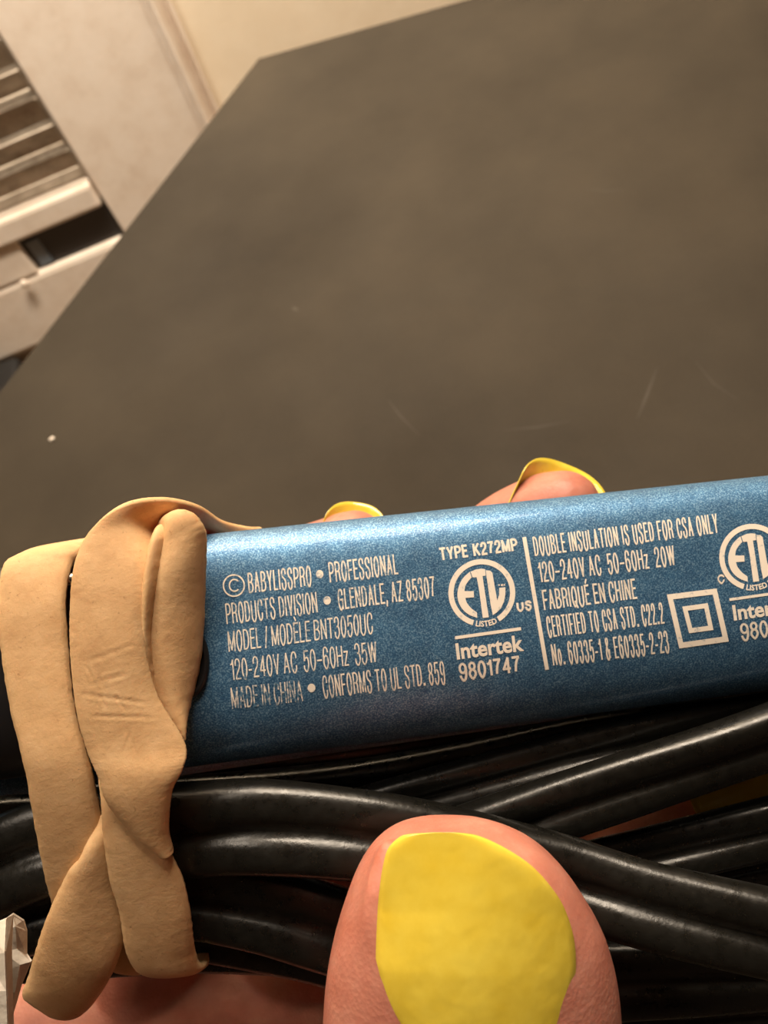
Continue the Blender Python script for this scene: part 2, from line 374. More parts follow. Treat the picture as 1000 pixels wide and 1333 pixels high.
def text_arc(key, t, c, r, a0, a1, hgt, bold):
    v, f = text_geo(t, bold); x0, x1 = v[:, 0].min(), v[:, 0].max(); V, Fc = prints[key]; i = len(V)
    for x, y in v:
        a = math.radians(a0 + (a1 - a0) * (x - x0) / (x1 - x0)); rr = r - y / CAPH * hgt
        V.append(on_body(c[0] + rr * math.cos(a), c[1] + rr * math.sin(a)))
    Fc.extend(tuple(a_ + i for a_ in q) for q in f)
def ring(key, cx, cy, rx, ry, wd, a0=0, a1=360, n=64, rot=0):
    cr_, sr = math.cos(rot), math.sin(rot); pl = []
    def pt(r_, a): x, y = (rx - r_) * math.cos(a), (ry - r_) * math.sin(a); return (cx + x * cr_ - y * sr, cy + x * sr + y * cr_)
    for k in range(n):
        a, b_ = math.radians(a0 + (a1 - a0) * k / n), math.radians(a0 + (a1 - a0) * (k + 1) / n)
        pl.append([pt(0, a), pt(0, b_), pt(wd, b_), pt(wd, a)])
    add_poly(key, pl)
def dot(key, x, y, r): add_poly(key, [[(x + r * .93 * math.cos(a), y + r * 1.05 * math.sin(a)) for a in np.linspace(0, 2 * math.pi, 20, endpoint=False)]])
def line(key, p, q, wd, n=12):
    d = Vector((q[0] - p[0], q[1] - p[1])).normalized(); nx, ny = -d.y * wd / 2, d.x * wd / 2; pl = []
    for k in range(n):
        a, c = k / n, (k + 1) / n; A = (p[0] + (q[0] - p[0]) * a, p[1] + (q[1] - p[1]) * a); B_ = (p[0] + (q[0] - p[0]) * c, p[1] + (q[1] - p[1]) * c)
        pl.append([(A[0] + nx, A[1] + ny), (B_[0] + nx, B_[1] + ny), (B_[0] - nx, B_[1] - ny), (A[0] - nx, A[1] - ny)])
    add_poly(key, pl)
# a narrow grotesque drawn as strokes: each glyph is (width, strokes); 'l' straight, 'c' curved, 'o' closed curve
def oo(x0, x1, y0, y1): return ('o', [(x0, y0), (x1, y0), (x1, y1), (x0, y1)])
G = {
 'A': (1, [('l', [(0, 0), (.5, 1), (1, 0)]), ('l', [(.18, .32), (.82, .32)])]),
 'B': (.95, [('l', [(0, 0), (0, 1)]), ('c', [(0, 1), (.9, 1), (.9, .53), (0, .53)]), ('c', [(0, .53), (1, .53), (1, 0), (0, 0)])]),
 'C': (.95, [('c', [(.95, .68), (.95, 1.02), (0, 1.02), (0, -.02), (.95, -.02), (.95, .33)])]),
 'D': (.95, [('l', [(0, 0), (0, 1)]), ('c', [(0, 1), (.95, 1), (.95, 0), (0, 0)])]),
 'E': (.75, [('l', [(.75, 1), (0, 1), (0, 0), (.78, 0)]), ('l', [(0, .53), (.68, .53)])]),
 'F': (.75, [('l', [(.75, 1), (0, 1), (0, 0)]), ('l', [(0, .5), (.65, .5)])]),
 'G': (1, [('c', [(.95, .7), (.95, 1.02), (0, 1.02), (0, -.02), (.95, -.02), (.97, .46)]), ('l', [(.55, .48), (.97, .48), (.97, 0)])]),
 'H': (.95, [('l', [(0, 0), (0, 1)]), ('l', [(.95, 0), (.95, 1)]), ('l', [(0, .52), (.95, .52)])]),
 'I': (0, [('l', [(0, 0), (0, 1)])]),
 'K': (.95, [('l', [(0, 0), (0, 1)]), ('l', [(.9, 1), (0, .4)]), ('l', [(.3, .6), (.95, 0)])]),
 'L': (.72, [('l', [(0, 1), (0, 0), (.72, 0)])]),
 'M': (1.25, [('l', [(0, 0), (0, 1), (.62, .05), (1.25, 1), (1.25, 0)])]),
 'N': (.98, [('l', [(0, 0), (0, 1), (.98, 0), (.98, 1)])]),
 'O': (1, [oo(0, 1, -.02, 1.02)]),
 'P': (.9, [('l', [(0, 0), (0, 1)]), ('c', [(0, 1), (.98, 1), (.98, .45), (0, .45)])]),
 'Q': (1, [oo(0, 1, -.02, 1.02), ('l', [(.6, .22), (1.02, -.06)])]),
 'R': (.95, [('l', [(0, 0), (0, 1)]), ('c', [(0, 1), (.98, 1), (.98, .5), (0, .5)]), ('c', [(.5, .5), (.88, .5), (.86, .2), (.97, 0)])]),
 'S': (.92, [('c', [(.9, .73), (.9, 1.03), (.02, 1.03), (.02, .6), (.92, .46), (.92, -.03), (0, -.03), (0, .3)])]),
 'T': (.9, [('l', [(0, 1), (.9, 1)]), ('l', [(.45, 1), (.45, 0)])]),
 'U': (.95, [('c', [(0, 1), (0, .4), (0, -.04), (.95, -.04), (.95, .4), (.95, 1)])]),
 'V': (.95, [('l', [(0, 1), (.48, 0), (.95, 1)])]),
 'W': (1.45, [('l', [(0, 1), (.36, 0), (.72, 1), (1.09, 0), (1.45, 1)])]),
 'Y': (.95, [('l', [(0, 1), (.48, .42), (.95, 1)]), ('l', [(.48, .42), (.48, 0)])]),
 'Z': (.85, [('l', [(0, 1), (.85, 1), (0, 0), (.88, 0)])]),
 'z': (.62, [('l', [(0, .7), (.62, .7), (0, 0), (.65, 0)])]),
 'o': (.72, [oo(0, .72, -.02, .74)]),
 '0': (.88, [oo(0, .88, -.02, 1.02)]),
 '1': (.38, [('l', [(0, .78), (.2, .82), (.38, 1), (.38, 0)])]),
 '2': (.85, [('c', [(.02, .68), (.02, 1.03), (.85, 1.03), (.85, .55), (.3, .35), (.02, 0)]), ('l', [(.02, 0), (.87, 0)])]),
 '3': (.85, [('c', [(.02, .75), (.02, 1.03), (.8, 1.03), (.8, .54), (.35, .54)]), ('c', [(.35, .54), (.87, .54), (.87, -.03), (0, -.03), (0, .28)])]),
 '4': (.9, [('l', [(.68, 0), (.68, 1), (0, .27), (.9, .27)])]),
 '5': (.85, [('l', [(.8, 1), (.14, 1), (.06, .5)]), ('c', [(.06, .48), (.3, .66), (.87, .66), (.87, -.03), (0, -.03), (0, .26)])]),
 '6': (.86, [('c', [(.82, .78), (.78, 1.03), (0, 1.1), (0, .3)]), oo(0, .86, -.02, .62)]),
 '7': (.82, [('l', [(0, 1), (.82, 1)]), ('c', [(.82, 1), (.4, .6), (.28, 0)])]),
 '8': (.86, [oo(.05, .81, .53, 1.02), oo(0, .86, -.02, .53)]),
 '9': (.86, [('c', [(.04, .22), (.08, -.03), (.86, -.1), (.86, .7)]), oo(0, .86, .38, 1.02)]),
 '-': (.42, [('l', [(0, .38), (.42, .38)])]), '\u2013': (.75, [('l', [(0, .42), (.75, .42)])]),
 '.': (.12, [('l', [(-.05, .0), (.17, .0)]), ('l', [(-.05, .05), (.17, .05)])]), ',': (.08, [('l', [(.08, .08), (0, -.12)])]),
 '/': (.4, [('l', [(0, -.02), (.4, 1.02)])]),
 '&': (1, [('c', [(1, 0), (.1, .75), (.1, 1.03), (.66, 1.03), (.66, .7), (0, .5), (0, -.04), (.8, -.04), (.9, .45)])]),
}
G['\u00c8'] = (.75, G['E'][1] + [('l', [(.2, 1.3), (.45, 1.14)])]); G['\u00c9'] = (.75, G['E'][1] + [('l', [(.55, 1.3), (.3, 1.14)])])
def chaikin(p, closed, it=3):
    for _ in range(it):
        q = []; n = len(p)
        if not closed: q.append(p[0])
        for a_ in range(n if closed else n - 1):
            A, B_ = p[a_], p[(a_ + 1) % n]
            f0, f1 = .25, .75
            if _ == 0: f0, f1 = .30, .70
            if closed or a_ > 0 or _ > 0: q.append((A[0] * (1 - f0) + B_[0] * f0, A[1] * (1 - f0) + B_[1] * f0))
            if closed or a_ < n - 2 or _ > 0: q.append((A[0] * (1 - f1) + B_[0] * f1, A[1] * (1 - f1) + B_[1] * f1))
        if not closed: q.append(p[-1])
        p = q
    return p
def text(key, t, p0, p1, upv, wt=2.7, clear=1.5, sp=3.6, thin=.74):
    hw = wt / 2; h = math.hypot(*upv); inset = hw / h
    dx, dy = p1[0] - p0[0], p1[1] - p0[1]; L = math.hypot(dx, dy); ux, uy = dx / L, dy / L; stem = wt * thin
    L -= stem; n = len(t.replace(' ', '')) - 1
    kx = (L - n * (stem + clear) - t.count(' ') * sp) / sum(G[c][0] for c in t if c != ' '); xs = []; x = 0
    for ch in t:
        if ch == ' ': x += sp; xs.append(None); continue
        xs.append(x); x += G[ch][0] * kx + stem + clear
    V, Fc = prints[key]
    def px(a, b_):
        b_ = inset + b_ * (1 - 2 * inset) if 0 <= b_ <= 1 else b_ * (1 - inset); s_ = stem / 2 + a
        return (p0[0] + ux * s_ + upv[0] * b_, p0[1] + uy * s_ + upv[1] * b_)
    for ch, x in zip(t, xs):
        if x is None: continue
        for kind, pts in G[ch][1]:
            q = pts if kind == 'l' else chaikin(pts, kind == 'o', 3)
            q = [px(x + a * kx, b_) for a, b_ in q]
            if kind == 'o': q = q + [q[0]]
            if kind == 'l':
                q2 = [q[0]]
                for A, B_ in zip(q, q[1:]):
                    m_ = max(1, int(math.dist(A, B_) / 4)); q2 += [(A[0] + (B_[0] - A[0]) * k / m_, A[1] + (B_[1] - A[1]) * k / m_) for k in range(1, m_ + 1)]
                q = q2
            for a_ in range(len(q) - 1):
                A, B_ = q[a_], q[a_ + 1]; l = math.dist(A, B_)
                if l < 1e-6: continue
                nx_, ny_ = -(B_[1] - A[1]) / l * hw * thin, (B_[0] - A[0]) / l * hw; ex, ey = 0, 0
                if kind == 'l': ex, ey = (B_[0] - A[0]) / l * hw * .7, (B_[1] - A[1]) / l * hw * .7
                i = len(V); V.extend(on_body(*w_) for w_ in ((A[0] + nx_ - ex, A[1] + ny_ - ey), (B_[0] + nx_ + ex, B_[1] + ny_ + ey), (B_[0] - nx_ + ex, B_[1] - ny_ + ey), (A[0] - nx_ - ex, A[1] - ny_ - ey))); Fc.append((i, i + 1, i + 2, i + 3))
ring('b', 304.6, 762.3, 14.6, 14.8, 2.0); ring('b', 305.4, 762, 7.6, 8.6, 1.9, 42, 318, 30)
text('b', 'BABYLISSPRO', (324, 772.5), (406.4, 762.9), (-2.1, -26.9), 2.5); dot('b', 416.3, 747.5, 5.2)
text('b', 'PROFESSIONAL', (429.6, 758.7), (518.8, 747.5), (-2.7, -26.7), 2.5)
text('b', 'PRODUCTS DIVISION', (295.2, 812.8), (414, 797.3), (-2.4, -27.2), 2.3); dot('b', 426, 781.6, 5.3)
text('b', 'GLENDALE, AZ 85307', (441.2, 794.2), (567.3, 776.8), (-2.6, -27), 2.5)
text('b', 'MODEL / MOD\u00c8LE BNT3050UC', (297.9, 848.8), (486, 824), (-1.9, -27), 2.2)
text('b', '120-240V AC  50\u201360Hz  35W', (301.6, 885.6), (491.6, 861.6), (-2.4, -27), 2.2)
text('c', 'MADE IN CHINA', (302.4, 923), (394.9, 912.8), (-2.4, -28), 2.2); dot('b', 405.6, 895.5, 5.5)
text('b', 'CONFORMS TO UL STD. 859', (421.5, 908.5), (580.4, 888.8), (-3, -28.5), 2.3)
text('a', 'TYPE K272MP', (573.5, 730), (674.6, 717), (-2.5, -16.8), 3.0, 1.0, 6, .95)
text('a', 'US', (673, 795.3), (693, 793.3), (-1.2, -12), 3.1, 1.2, 3, .95)
btext('a', 'Intertek', (595, 857.9), (682.5, 846.2), (-2.4, -19.5), .028)
text('a', '9801747', (598.6, 885.2), (678.2, 874.6), (-2.5, -21.5), 3.3, 1.4, 3, .95)
line('a', (592.2, 830.3), (678.4, 818.3), 4.2); line('a', (682.4, 699.3), (712.2, 871.8), 5.2, 24)
text('a', 'DOUBLE INSULATION IS USED FOR CSA ONLY', (696.5, 724.2), (936, 693.8), (-3.8, -25.4), 2.5)
text('a', '120\u2013240V AC  50\u201360Hz  20W', (703, 758.4), (880, 735.6), (-3.9, -26), 2.5)
text('a', 'FABRIQU\u00c9 EN CHINE', (708.5, 794.6), (829.8, 779.4), (-3.7, -26.5), 2.7)
text('a', 'CERTIFIED TO CSA STD. C22.2', (714, 830), (865.4, 811.6), (-4, -27.5), 2.4)
text('a', 'No. 60335-1 & E60335-2-23', (720.2, 866.4), (872, 849), (-3.7, -28), 2.5)
def etl(key, cx, cy, k):
    def T(pl): return [(cx + (x - 380) * k, cy + (y - 545) * k) for x, y in pl]
    ring(key, cx, cy, 290 * k, 292 * k, 46 * k, 106, 418, 90)
    E_o = [(275, 362), (215, 420), (180, 490), (168, 560), (180, 630), (215, 690), (270, 735), (340, 762)]
    E_i = [(292, 412), (262, 445), (238, 485), (230, 530), (232, 560), (238, 590), (250, 630), (290, 680), (338, 715)]
    o = cr(E_o, 4); i_ = cr(E_i, 4); n = 28
    def smp(a, t): x = t * (len(a) - 1); j = min(int(x), len(a) - 2); return tuple(a[j] + (a[j + 1] - a[j]) * (x - j))
    add_poly(key, [T([smp(o, q / n), smp(o, (q + 1) / n), smp(i_, (q + 1) / n), smp(i_, q / n)]) for q in range(n)])
    add_poly(key, [T([(228, 530), (270, 531), (310, 530), (312, 585), (270, 587), (234, 590)])])
    add_poly(key, [T([(283, 362), (330, 342), (375, 336), (408, 340), (414, 396), (386, 400), (335, 410), (300, 412)]),
                   T([(335, 410), (386, 400), (404, 520), (356, 520)]), T([(356, 520), (404, 520), (422, 640), (372, 640)]), T([(372, 640), (422, 640), (441, 757), (388, 763)]),
                   T([(414, 350), (450, 352), (471, 370), (490, 480), (432, 480), (420, 400)]), T([(432, 480), (490, 480), (514, 612), (520, 640), (455, 640)]),
                   T([(455, 640), (520, 640), (572, 622), (545, 680), (510, 715), (475, 738)]),
                   T([(520, 640), (514, 612), (530, 560), (584, 560), (572, 622)]), T([(530, 560), (530, 502), (584, 496), (584, 560)]),
                   T([(522, 478), (530, 470), (536, 476), (530, 488)]), T([(544, 472), (562, 468), (563, 484), (546, 486)]), T([(568, 470), (580, 466), (580, 482), (569, 484)])])
    text_arc(key, 'LISTED', (cx, cy), 292 * k, 101, 62, 46 * k, .03)
etl('a', 627.3, 771.7, .1502); etl('a', 979.3, 725.2, .1482)
text('a', 'C', (934.5, 759.5), (943.5, 758.3), (-1, -11), 2.6)
line('a', (949.5, 780.6), (1035, 768.6), 3.6); btext('a', 'Intertek', (955.5, 807.2), (1043, 795), (-2.6, -18.5), .028)
text('a', '9801747', (965, 833), (1046, 821.5), (-2.6, -21), 3.1, 1.4, 3, .95)
def sq(key, c, wd):
    m_ = (sum(p[0] for p in c) / 4, sum(p[1] for p in c) / 4)
    R_ = math.dist(c[0], m_) ; s = 1 - wd * 1.414 / R_; ci = [(m_[0] + (x - m_[0]) * s, m_[1] + (y - m_[1]) * s) for x, y in c]
    for j in range(4):
        a, b_, ai, bi = c[j], c[(j + 1) % 4], ci[j], ci[(j + 1) % 4]; L = lambda p, q, t: (p[0] + (q[0] - p[0]) * t, p[1] + (q[1] - p[1]) * t)
        add_poly(key, [[L(a, b_, t / 8), L(a, b_, (t + 1) / 8), L(ai, bi, (t + 1) / 8), L(ai, bi, t / 8)] for t in range(8)])
sq('a', [(868, 773.9), (932.9, 766), (948.8, 834.9), (884.2, 844.1)], 7.4); sq('a', [(888, 789.6), (921.3, 785), (928.8, 820), (897, 824.3)], 6.4)
for key, M_, nm in (('a', M_ink, 'printed_text'), ('b', M_ink2, 'printed_text'), ('c', M_ink3, 'printed_text')):
    o = pyd(nm, *prints[key], M_, body, False)
    o['label'] = {'a': 'crisp cream printed text and marks', 'b': 'scratched cream printed text', 'c': 'faded and smeared printed text'}[key]

# ------------------------------------------------------------------ power cord
cord = thing('power_cord', PW(620, 1120, 74), 'black rubber twin power cord folded in a bundle under the blue flat iron', 'cord')
def strand(pts, ratio=.62, tw=-.12):               # pts: px, py, depth, full width in px; two lobes side by side
    a = cr([(*P(x, y, d), wd / FPX * d / 2) for x, y, d, wd in pts], 10); N = 36; vs = []; n = len(a)
    ring_ = []
    for k in range(N):
        t = 2 * math.pi * k / N; c, s = math.cos(t), math.sin(t)
        hh = ratio * (abs(s) ** .8) * (1 if s >= 0 else -1) * (.80 + .20 * math.cos(2 * math.pi * (abs(c) - .5)) * (1)) if True else 0
        u = c; prof = max(0, 1 - abs((abs(u) - .5) / .5) ** 2.9) ** (1 / 2.6) if abs(u) < 1 else 0
        prof = max(prof, .52 if abs(u) < .5 else 0)
        ring_.append((u, (1 if s >= 0 else -1) * prof * .5))
    for i in range(n):
        p = Vector(a[i][:3]); q = Vector(a[min(i + 1, n - 1)][:3]) - Vector(a[max(i - 1, 0)][:3]); q.normalize()
        vv = Vector((0, 0, -1)); vv = (vv - q * vv.dot(q)).normalized(); uu = vv.cross(q).normalized()
        if uu.y < 0: uu = -uu
        ang = tw + .12 * math.sin(i * .11 + p.x * .1); c, s = math.cos(ang), math.sin(ang); r = a[i][3]
        for u, v in ring_: vs.append(W(p + uu * (r * (u * c - v * s)) + vv * (r * (u * s + v * c))))
    fs = [(i * N + k, i * N + (k + 1) % N, (i + 1) * N + (k + 1) % N, (i + 1) * N + k) for i in range(n - 1) for k in range(N)]
    fs += [tuple(range(N)), tuple(range((n - 1) * N, n * N))]
    return pyd('cord_strand', vs, fs, M_cord, cord)
strand([(-120, 1200, 82, 120), (20, 1118, 79, 122), (130, 1088, 78.5, 122), (240, 1080, 77.8, 120), (340, 1076, 76, 118), (480, 1088, 75.5, 112), (600, 1110, 76.2, 110), (720, 1140, 75.5, 108), (850, 1180, 73, 108), (1000, 1214, 71, 112), (1130, 1240, 70, 115)])
strand([(-120, 1260, 84, 110), (20, 1190, 82, 110), (140, 1165, 81, 105), (240, 1165, 80, 105), (340, 1182, 79.6, 105), (440, 1212, 80, 105), (560, 1250, 81, 100), (700, 1275, 81, 100), (850, 1272, 79, 95), (1000, 1262, 78, 95), (1130, 1250, 78, 95)])
strand([(60, 1170, 88, 84), (200, 1190, 86, 88), (330, 1214, 85, 90), (450, 1240, 85, 92), (600, 1290, 86, 95), (800, 1320, 85, 95), (1000, 1318, 84, 95), (1130, 1310, 84, 95)])
strand([(380, 1085, 86, 60), (520, 1045, 85, 66), (680, 1005, 84, 70), (800, 975, 83.5, 70), (900, 952, 84, 66), (1060, 922, 86, 62)])
strand([(500, 1125, 83, 70), (600, 1090, 81.5, 80), (700, 1060, 80.5, 84), (840, 1014, 79.5, 84), (1000, 960, 79, 86), (1130, 912, 79, 90)], tw=.15)
strand([(640, 1175, 84, 70), (760, 1138, 83, 74), (880, 1108, 83, 74), (1000, 1078, 82, 76), (1130, 1046, 82, 80)])
strand([(760, 1190, 87, 70), (880, 1158, 87, 76), (1000, 1128, 86, 80), (1130, 1100, 86, 84)])
strand([(60, 1060, 90, 80), (230, 1052, 90, 80), (430, 1034, 90, 80), (600, 1005, 89.5, 74), (760, 966, 90, 66), (900, 944, 90, 60), (1100, 925, 91, 56)])
strand([(-100, 1095, 88, 80), (20, 1078, 88, 84), (140, 1080, 86, 80), (300, 1066, 86, 80), (420, 1072, 87, 80), (560, 1085, 88, 80)])
strand([(60, 1030, 105.5, 96), (300, 1005, 105.5, 96), (500, 980, 105.5, 96), (700, 955, 105.5, 96), (900, 925, 106, 96), (1130, 895, 107, 96)])
strand([(-100, 1232, 92, 100), (60, 1228, 91, 90), (240, 1220, 90, 84), (420, 1222, 90, 90), (600, 1205, 91, 110)])
strand([(520, 1085, 91, 76), (720, 1030, 90, 70), (880, 985, 89, 66), (1130, 925, 89, 66)])

# ------------------------------------------------------------------ rubber band
band = thing('rubber_band', PW(140, 1000, 73), 'wide tan rubber band twisted around the flat iron and its cord', 'rubber band')
def ribbon(name, st, th=1.0, bulge=.35, nu=10, nx=14, creases=None):
    far = lambda q: P(q[0], q[1], q[2] + max(0, q[1] - 1030) / 280 * 6.0)      # the lower runs lean back under the bundle
    a = cr([(*far(l), *far(r)) for l, r in st], nu); vs = []; n = len(a)
    for i in range(n):
        L, R = Vector(a[i][:3]), Vector(a[i][3:]); wv = R - L
        L0, R0 = Vector(a[max(i - 1, 0)][:3]), Vector(a[max(i - 1, 0)][3:]); L1, R1 = Vector(a[min(i + 1, n - 1)][:3]), Vector(a[min(i + 1, n - 1)][3:])
        tan = ((L1 + R1) - (L0 + R0)).normalized(); nr = wv.cross(tan).normalized()
        if i == 0 and nr.z > 0: sg0 = -1
        elif i == 0: sg0 = 1
        nr = nr * sg0
        ja = .04 if nu < 15 else .018; jit = [random.uniform(-ja, ja), random.uniform(-ja, ja)]
        row = []
        for k in range(nx + 1):                   # front, then back; pressed creases sink in
            t = k / nx; e = 1 - abs(2 * t - 1) ** 6
            p = L + wv * t + nr * (bulge * 4 * t * (1 - t)) + wv.normalized() * (jit[0] * (1 - t) + jit[1] * t)
            if creases:
                qx, qy = p.x / p.z * FPX + 500, 666.5 - p.y / p.z * FPX
                for (ax_, ay_), (bx_, by_), dp in creases:
                    lx, ly = bx_ - ax_, by_ - ay_; u_ = max(0, min(1, ((qx - ax_) * lx + (qy - ay_) * ly) / (lx * lx + ly * ly)))
                    dd = math.hypot(qx - ax_ - lx * u_, qy - ay_ - ly * u_); dp_ = dp * (1 - (2 * u_ - 1) ** 4)
                    dp_ *= .5; p = p - nr * (dp_ * math.exp(-(dd / 1.6) ** 2) - dp_ * .35 * math.exp(-((dd - 4) / 2) ** 2))
            row.append((p + nr * (-th * .28 * (1 - e)), p - nr * (th * (1 - .28 * (1 - e)))))
        vs += [W(q[0]) for q in row] + [W(q[1]) for q in reversed(row)]
    N = 2 * (nx + 1)
    fs = [(i * N + k, i * N + (k + 1) % N, (i + 1) * N + (k + 1) % N, (i + 1) * N + k) for i in range(n - 1) for k in range(N)]
    fs += [tuple(range(N)), tuple(range((n - 1) * N, n * N))]
    return pyd(name, vs, fs, M_band, band)
ribbon('left_loop', [((60, 716, 94), (150, 694, 94)), ((40, 714, 86), (128, 700, 86)), ((24, 718, 78), (107, 709, 78)), ((4, 733, 74.8), (93, 731, 76)), ((-6, 790, 73.6), (84, 775, 74.4)), ((0, 850, 73), (88, 850, 73.8)),
    ((12, 925, 72.6), (97, 930, 73.2)), ((30, 1000, 72.4), (116, 1000, 73)), ((46, 1090, 72.4), (132, 1080, 73)), ((64, 1172, 72.8), (140, 1160, 73.4)), ((84, 1215, 74), (150, 1210, 74.5)), ((100, 1250, 76), (150, 1240, 76))], bulge=.2)
ribbon('centre_loop', [((345, 690, 96), (340, 704, 97)), ((322, 690, 90), (318, 704, 92)), ((290, 684, 83), (283, 704, 87)), ((255, 664, 77.5), (248, 696, 83)), ((206, 655, 74.5), (222, 693, 80)), ((155, 664, 73), (208, 694, 77.5)), ((116, 692, 72), (203, 704, 75)),
    ((96, 735, 71.2), (206, 728, 73.4)), ((90, 790, 70.8), (192, 768, 72)), ((90, 850, 70.6), (187, 830, 71.3)),
    ((98, 925, 70.4), (204, 905, 71.4)), ((111, 975, 70.4), (240, 968, 71.6)), ((126, 1012, 70.4), (237, 1002, 71)), ((138, 1048, 70.4), (223, 1035, 71)), ((170, 1088, 70.6), (219, 1085, 71)), ((205, 1116, 71), (226, 1112, 71.4))], bulge=.45, nu=22, nx=64,
    creases=[((112, 862), (176, 838), .16), ((114, 892), (168, 876), .18), ((98, 902), (196, 916), .18), ((112, 932), (204, 934), .16), ((130, 906), (138, 922), .1), ((128, 878), (134, 896), .1), ((150, 905), (163, 925), .1), ((112, 866), (120, 884), .08), ((166, 950), (178, 985), .08), ((172, 950), (160, 980), .08)])
ribbon('right_fold', [((226, 700, 80), (212, 680, 80)), ((216, 700, 76.5), (216, 669, 77)), ((216, 702, 74.4), (236, 662, 73.2)), ((198, 726, 73.8), (260, 682, 72.8)), ((196, 755, 72.6), (269, 712, 73.6)), ((188, 805, 72.4), (268, 785, 74.6)), ((192, 865, 72.4), (263, 860, 75.0)),
    ((206, 915, 72.6), (252, 912, 74.8)), ((224, 948, 72.8), (243, 945, 74)), ((230, 964, 73), (236, 960, 73.6))], bulge=.8)
ribbon('rolled_lip', [((212, 700, 77), (226, 684, 77)), ((200, 702, 74), (222, 690, 74)), ((190, 722, 73), (212, 718, 72.8)), ((184, 770, 72.4), (203, 766, 72.3)), ((183, 830, 72.4), (198, 828, 72.5)), ((190, 875, 72.7), (202, 873, 72.7)), ((202, 910, 73), (210, 908, 73))], bulge=.9, nx=10)
ribbon('lower_fold', [((122, 1105, 74.5), (142, 1050, 73)), ((99, 1122, 72.2), (145, 1085, 72.6)), ((76, 1160, 71.8), (152, 1150, 72.4)), ((53, 1215, 71.6), (163, 1208, 72.4)), ((36, 1272, 71.6), (153, 1252, 72.2)), ((28, 1302, 72), (136, 1288, 72.4)), ((50, 1316, 73.4), (112, 1320, 73)), ((66, 1314, 76), (104, 1320, 76))], bulge=.6)
ribbon('lower_strip', [((122, 985, 73.4), (222, 1030, 73)), ((131, 1040, 71.8), (219, 1078, 72.6)), ((133, 1088, 71.2), (221, 1114, 71.6)), ((141, 1145, 71), (238, 1152, 71.6)), ((155, 1195, 71.2), (248, 1205, 71.6)), ((162, 1240, 71.6), (252, 1243, 72)), ((176, 1268, 72.6), (262, 1266, 73)), ((186, 1268, 75.5), (272, 1257, 76)), ((190, 1250, 82), (270, 1240, 82))], bulge=.35)
ribbon('tucked_end', [((148, 1205, 75), (176, 1210, 75)), ((146, 1240, 75), (180, 1242, 75)), ((142, 1264, 76), (186, 1270, 76)), ((145, 1262, 80), (184, 1264, 80))], bulge=.1)

# ------------------------------------------------------------------ paper tag
def fold_sheet(name, rows, mat_, parent=None, th=.25):
    n, k = len(rows), len(rows[0]); f = [P(*q) for r in rows for q in r]; vs = [W(p) for p in f] + [W(p + Vector((0, 0, th))) for p in f]; o = n * k; fs = []
    for i in range(n - 1):
        for j in range(k - 1):
            a, b_, c, d = i * k + j, i * k + j + 1, (i + 1) * k + j + 1, (i + 1) * k + j; fs += [(a, b_, c, d), (o + d, o + c, o + b_, o + a)]
    for i in range(n - 1):
        for j in (0, k - 1): a, d = i * k + j, (i + 1) * k + j; fs.append((a, d, o + d, o + a))
    for j in range(k - 1):
        for i in (0, n - 1): a, d = i * k + j, i * k + j + 1; fs.append((a, d, o + d, o + a))
    return pyd(name, vs, fs, mat_, parent, False)
tg = thing('paper_tag', PW(0, 1280, 72), 'crumpled white paper tag beside the lower end of the rubber band', 'tag')
fold_sheet('front_leaf', [[(-70, 1215, 72), (-20, 1208, 71), (8, 1196, 70.5), (16, 1192, 71.5)], [(-70, 1250, 71), (-20, 1245, 70.5), (6, 1240, 69.5), (14, 1236, 71)], [(-70, 1290, 71), (-20, 1290, 70), (8, 1290, 70), (15, 1288, 71.5)], [(-60, 1350, 72), (-15, 1350, 71), (10, 1350, 70.5), (17, 1350, 72)], [(-60, 1400, 73), (-15, 1400, 72), (12, 1400, 72), (20, 1400, 73)]], M_paper, tg)
fold_sheet('rear_leaf', [[(2, 1200, 73), (16, 1190, 72.5), (30, 1199, 73.5)], [(4, 1215, 73), (20, 1206, 72.4), (34, 1212, 74)], [(4, 1240, 73.4), (22, 1235, 73.4), (34, 1243, 74.4)], [(6, 1265, 73.6), (26, 1256, 73), (40, 1252, 73.6)], [(6, 1300, 74), (20, 1290, 73.8), (27, 1284, 74.4)], [(6, 1340, 75), (12, 1330, 75), (16, 1322, 75)]], M_paper, tg)

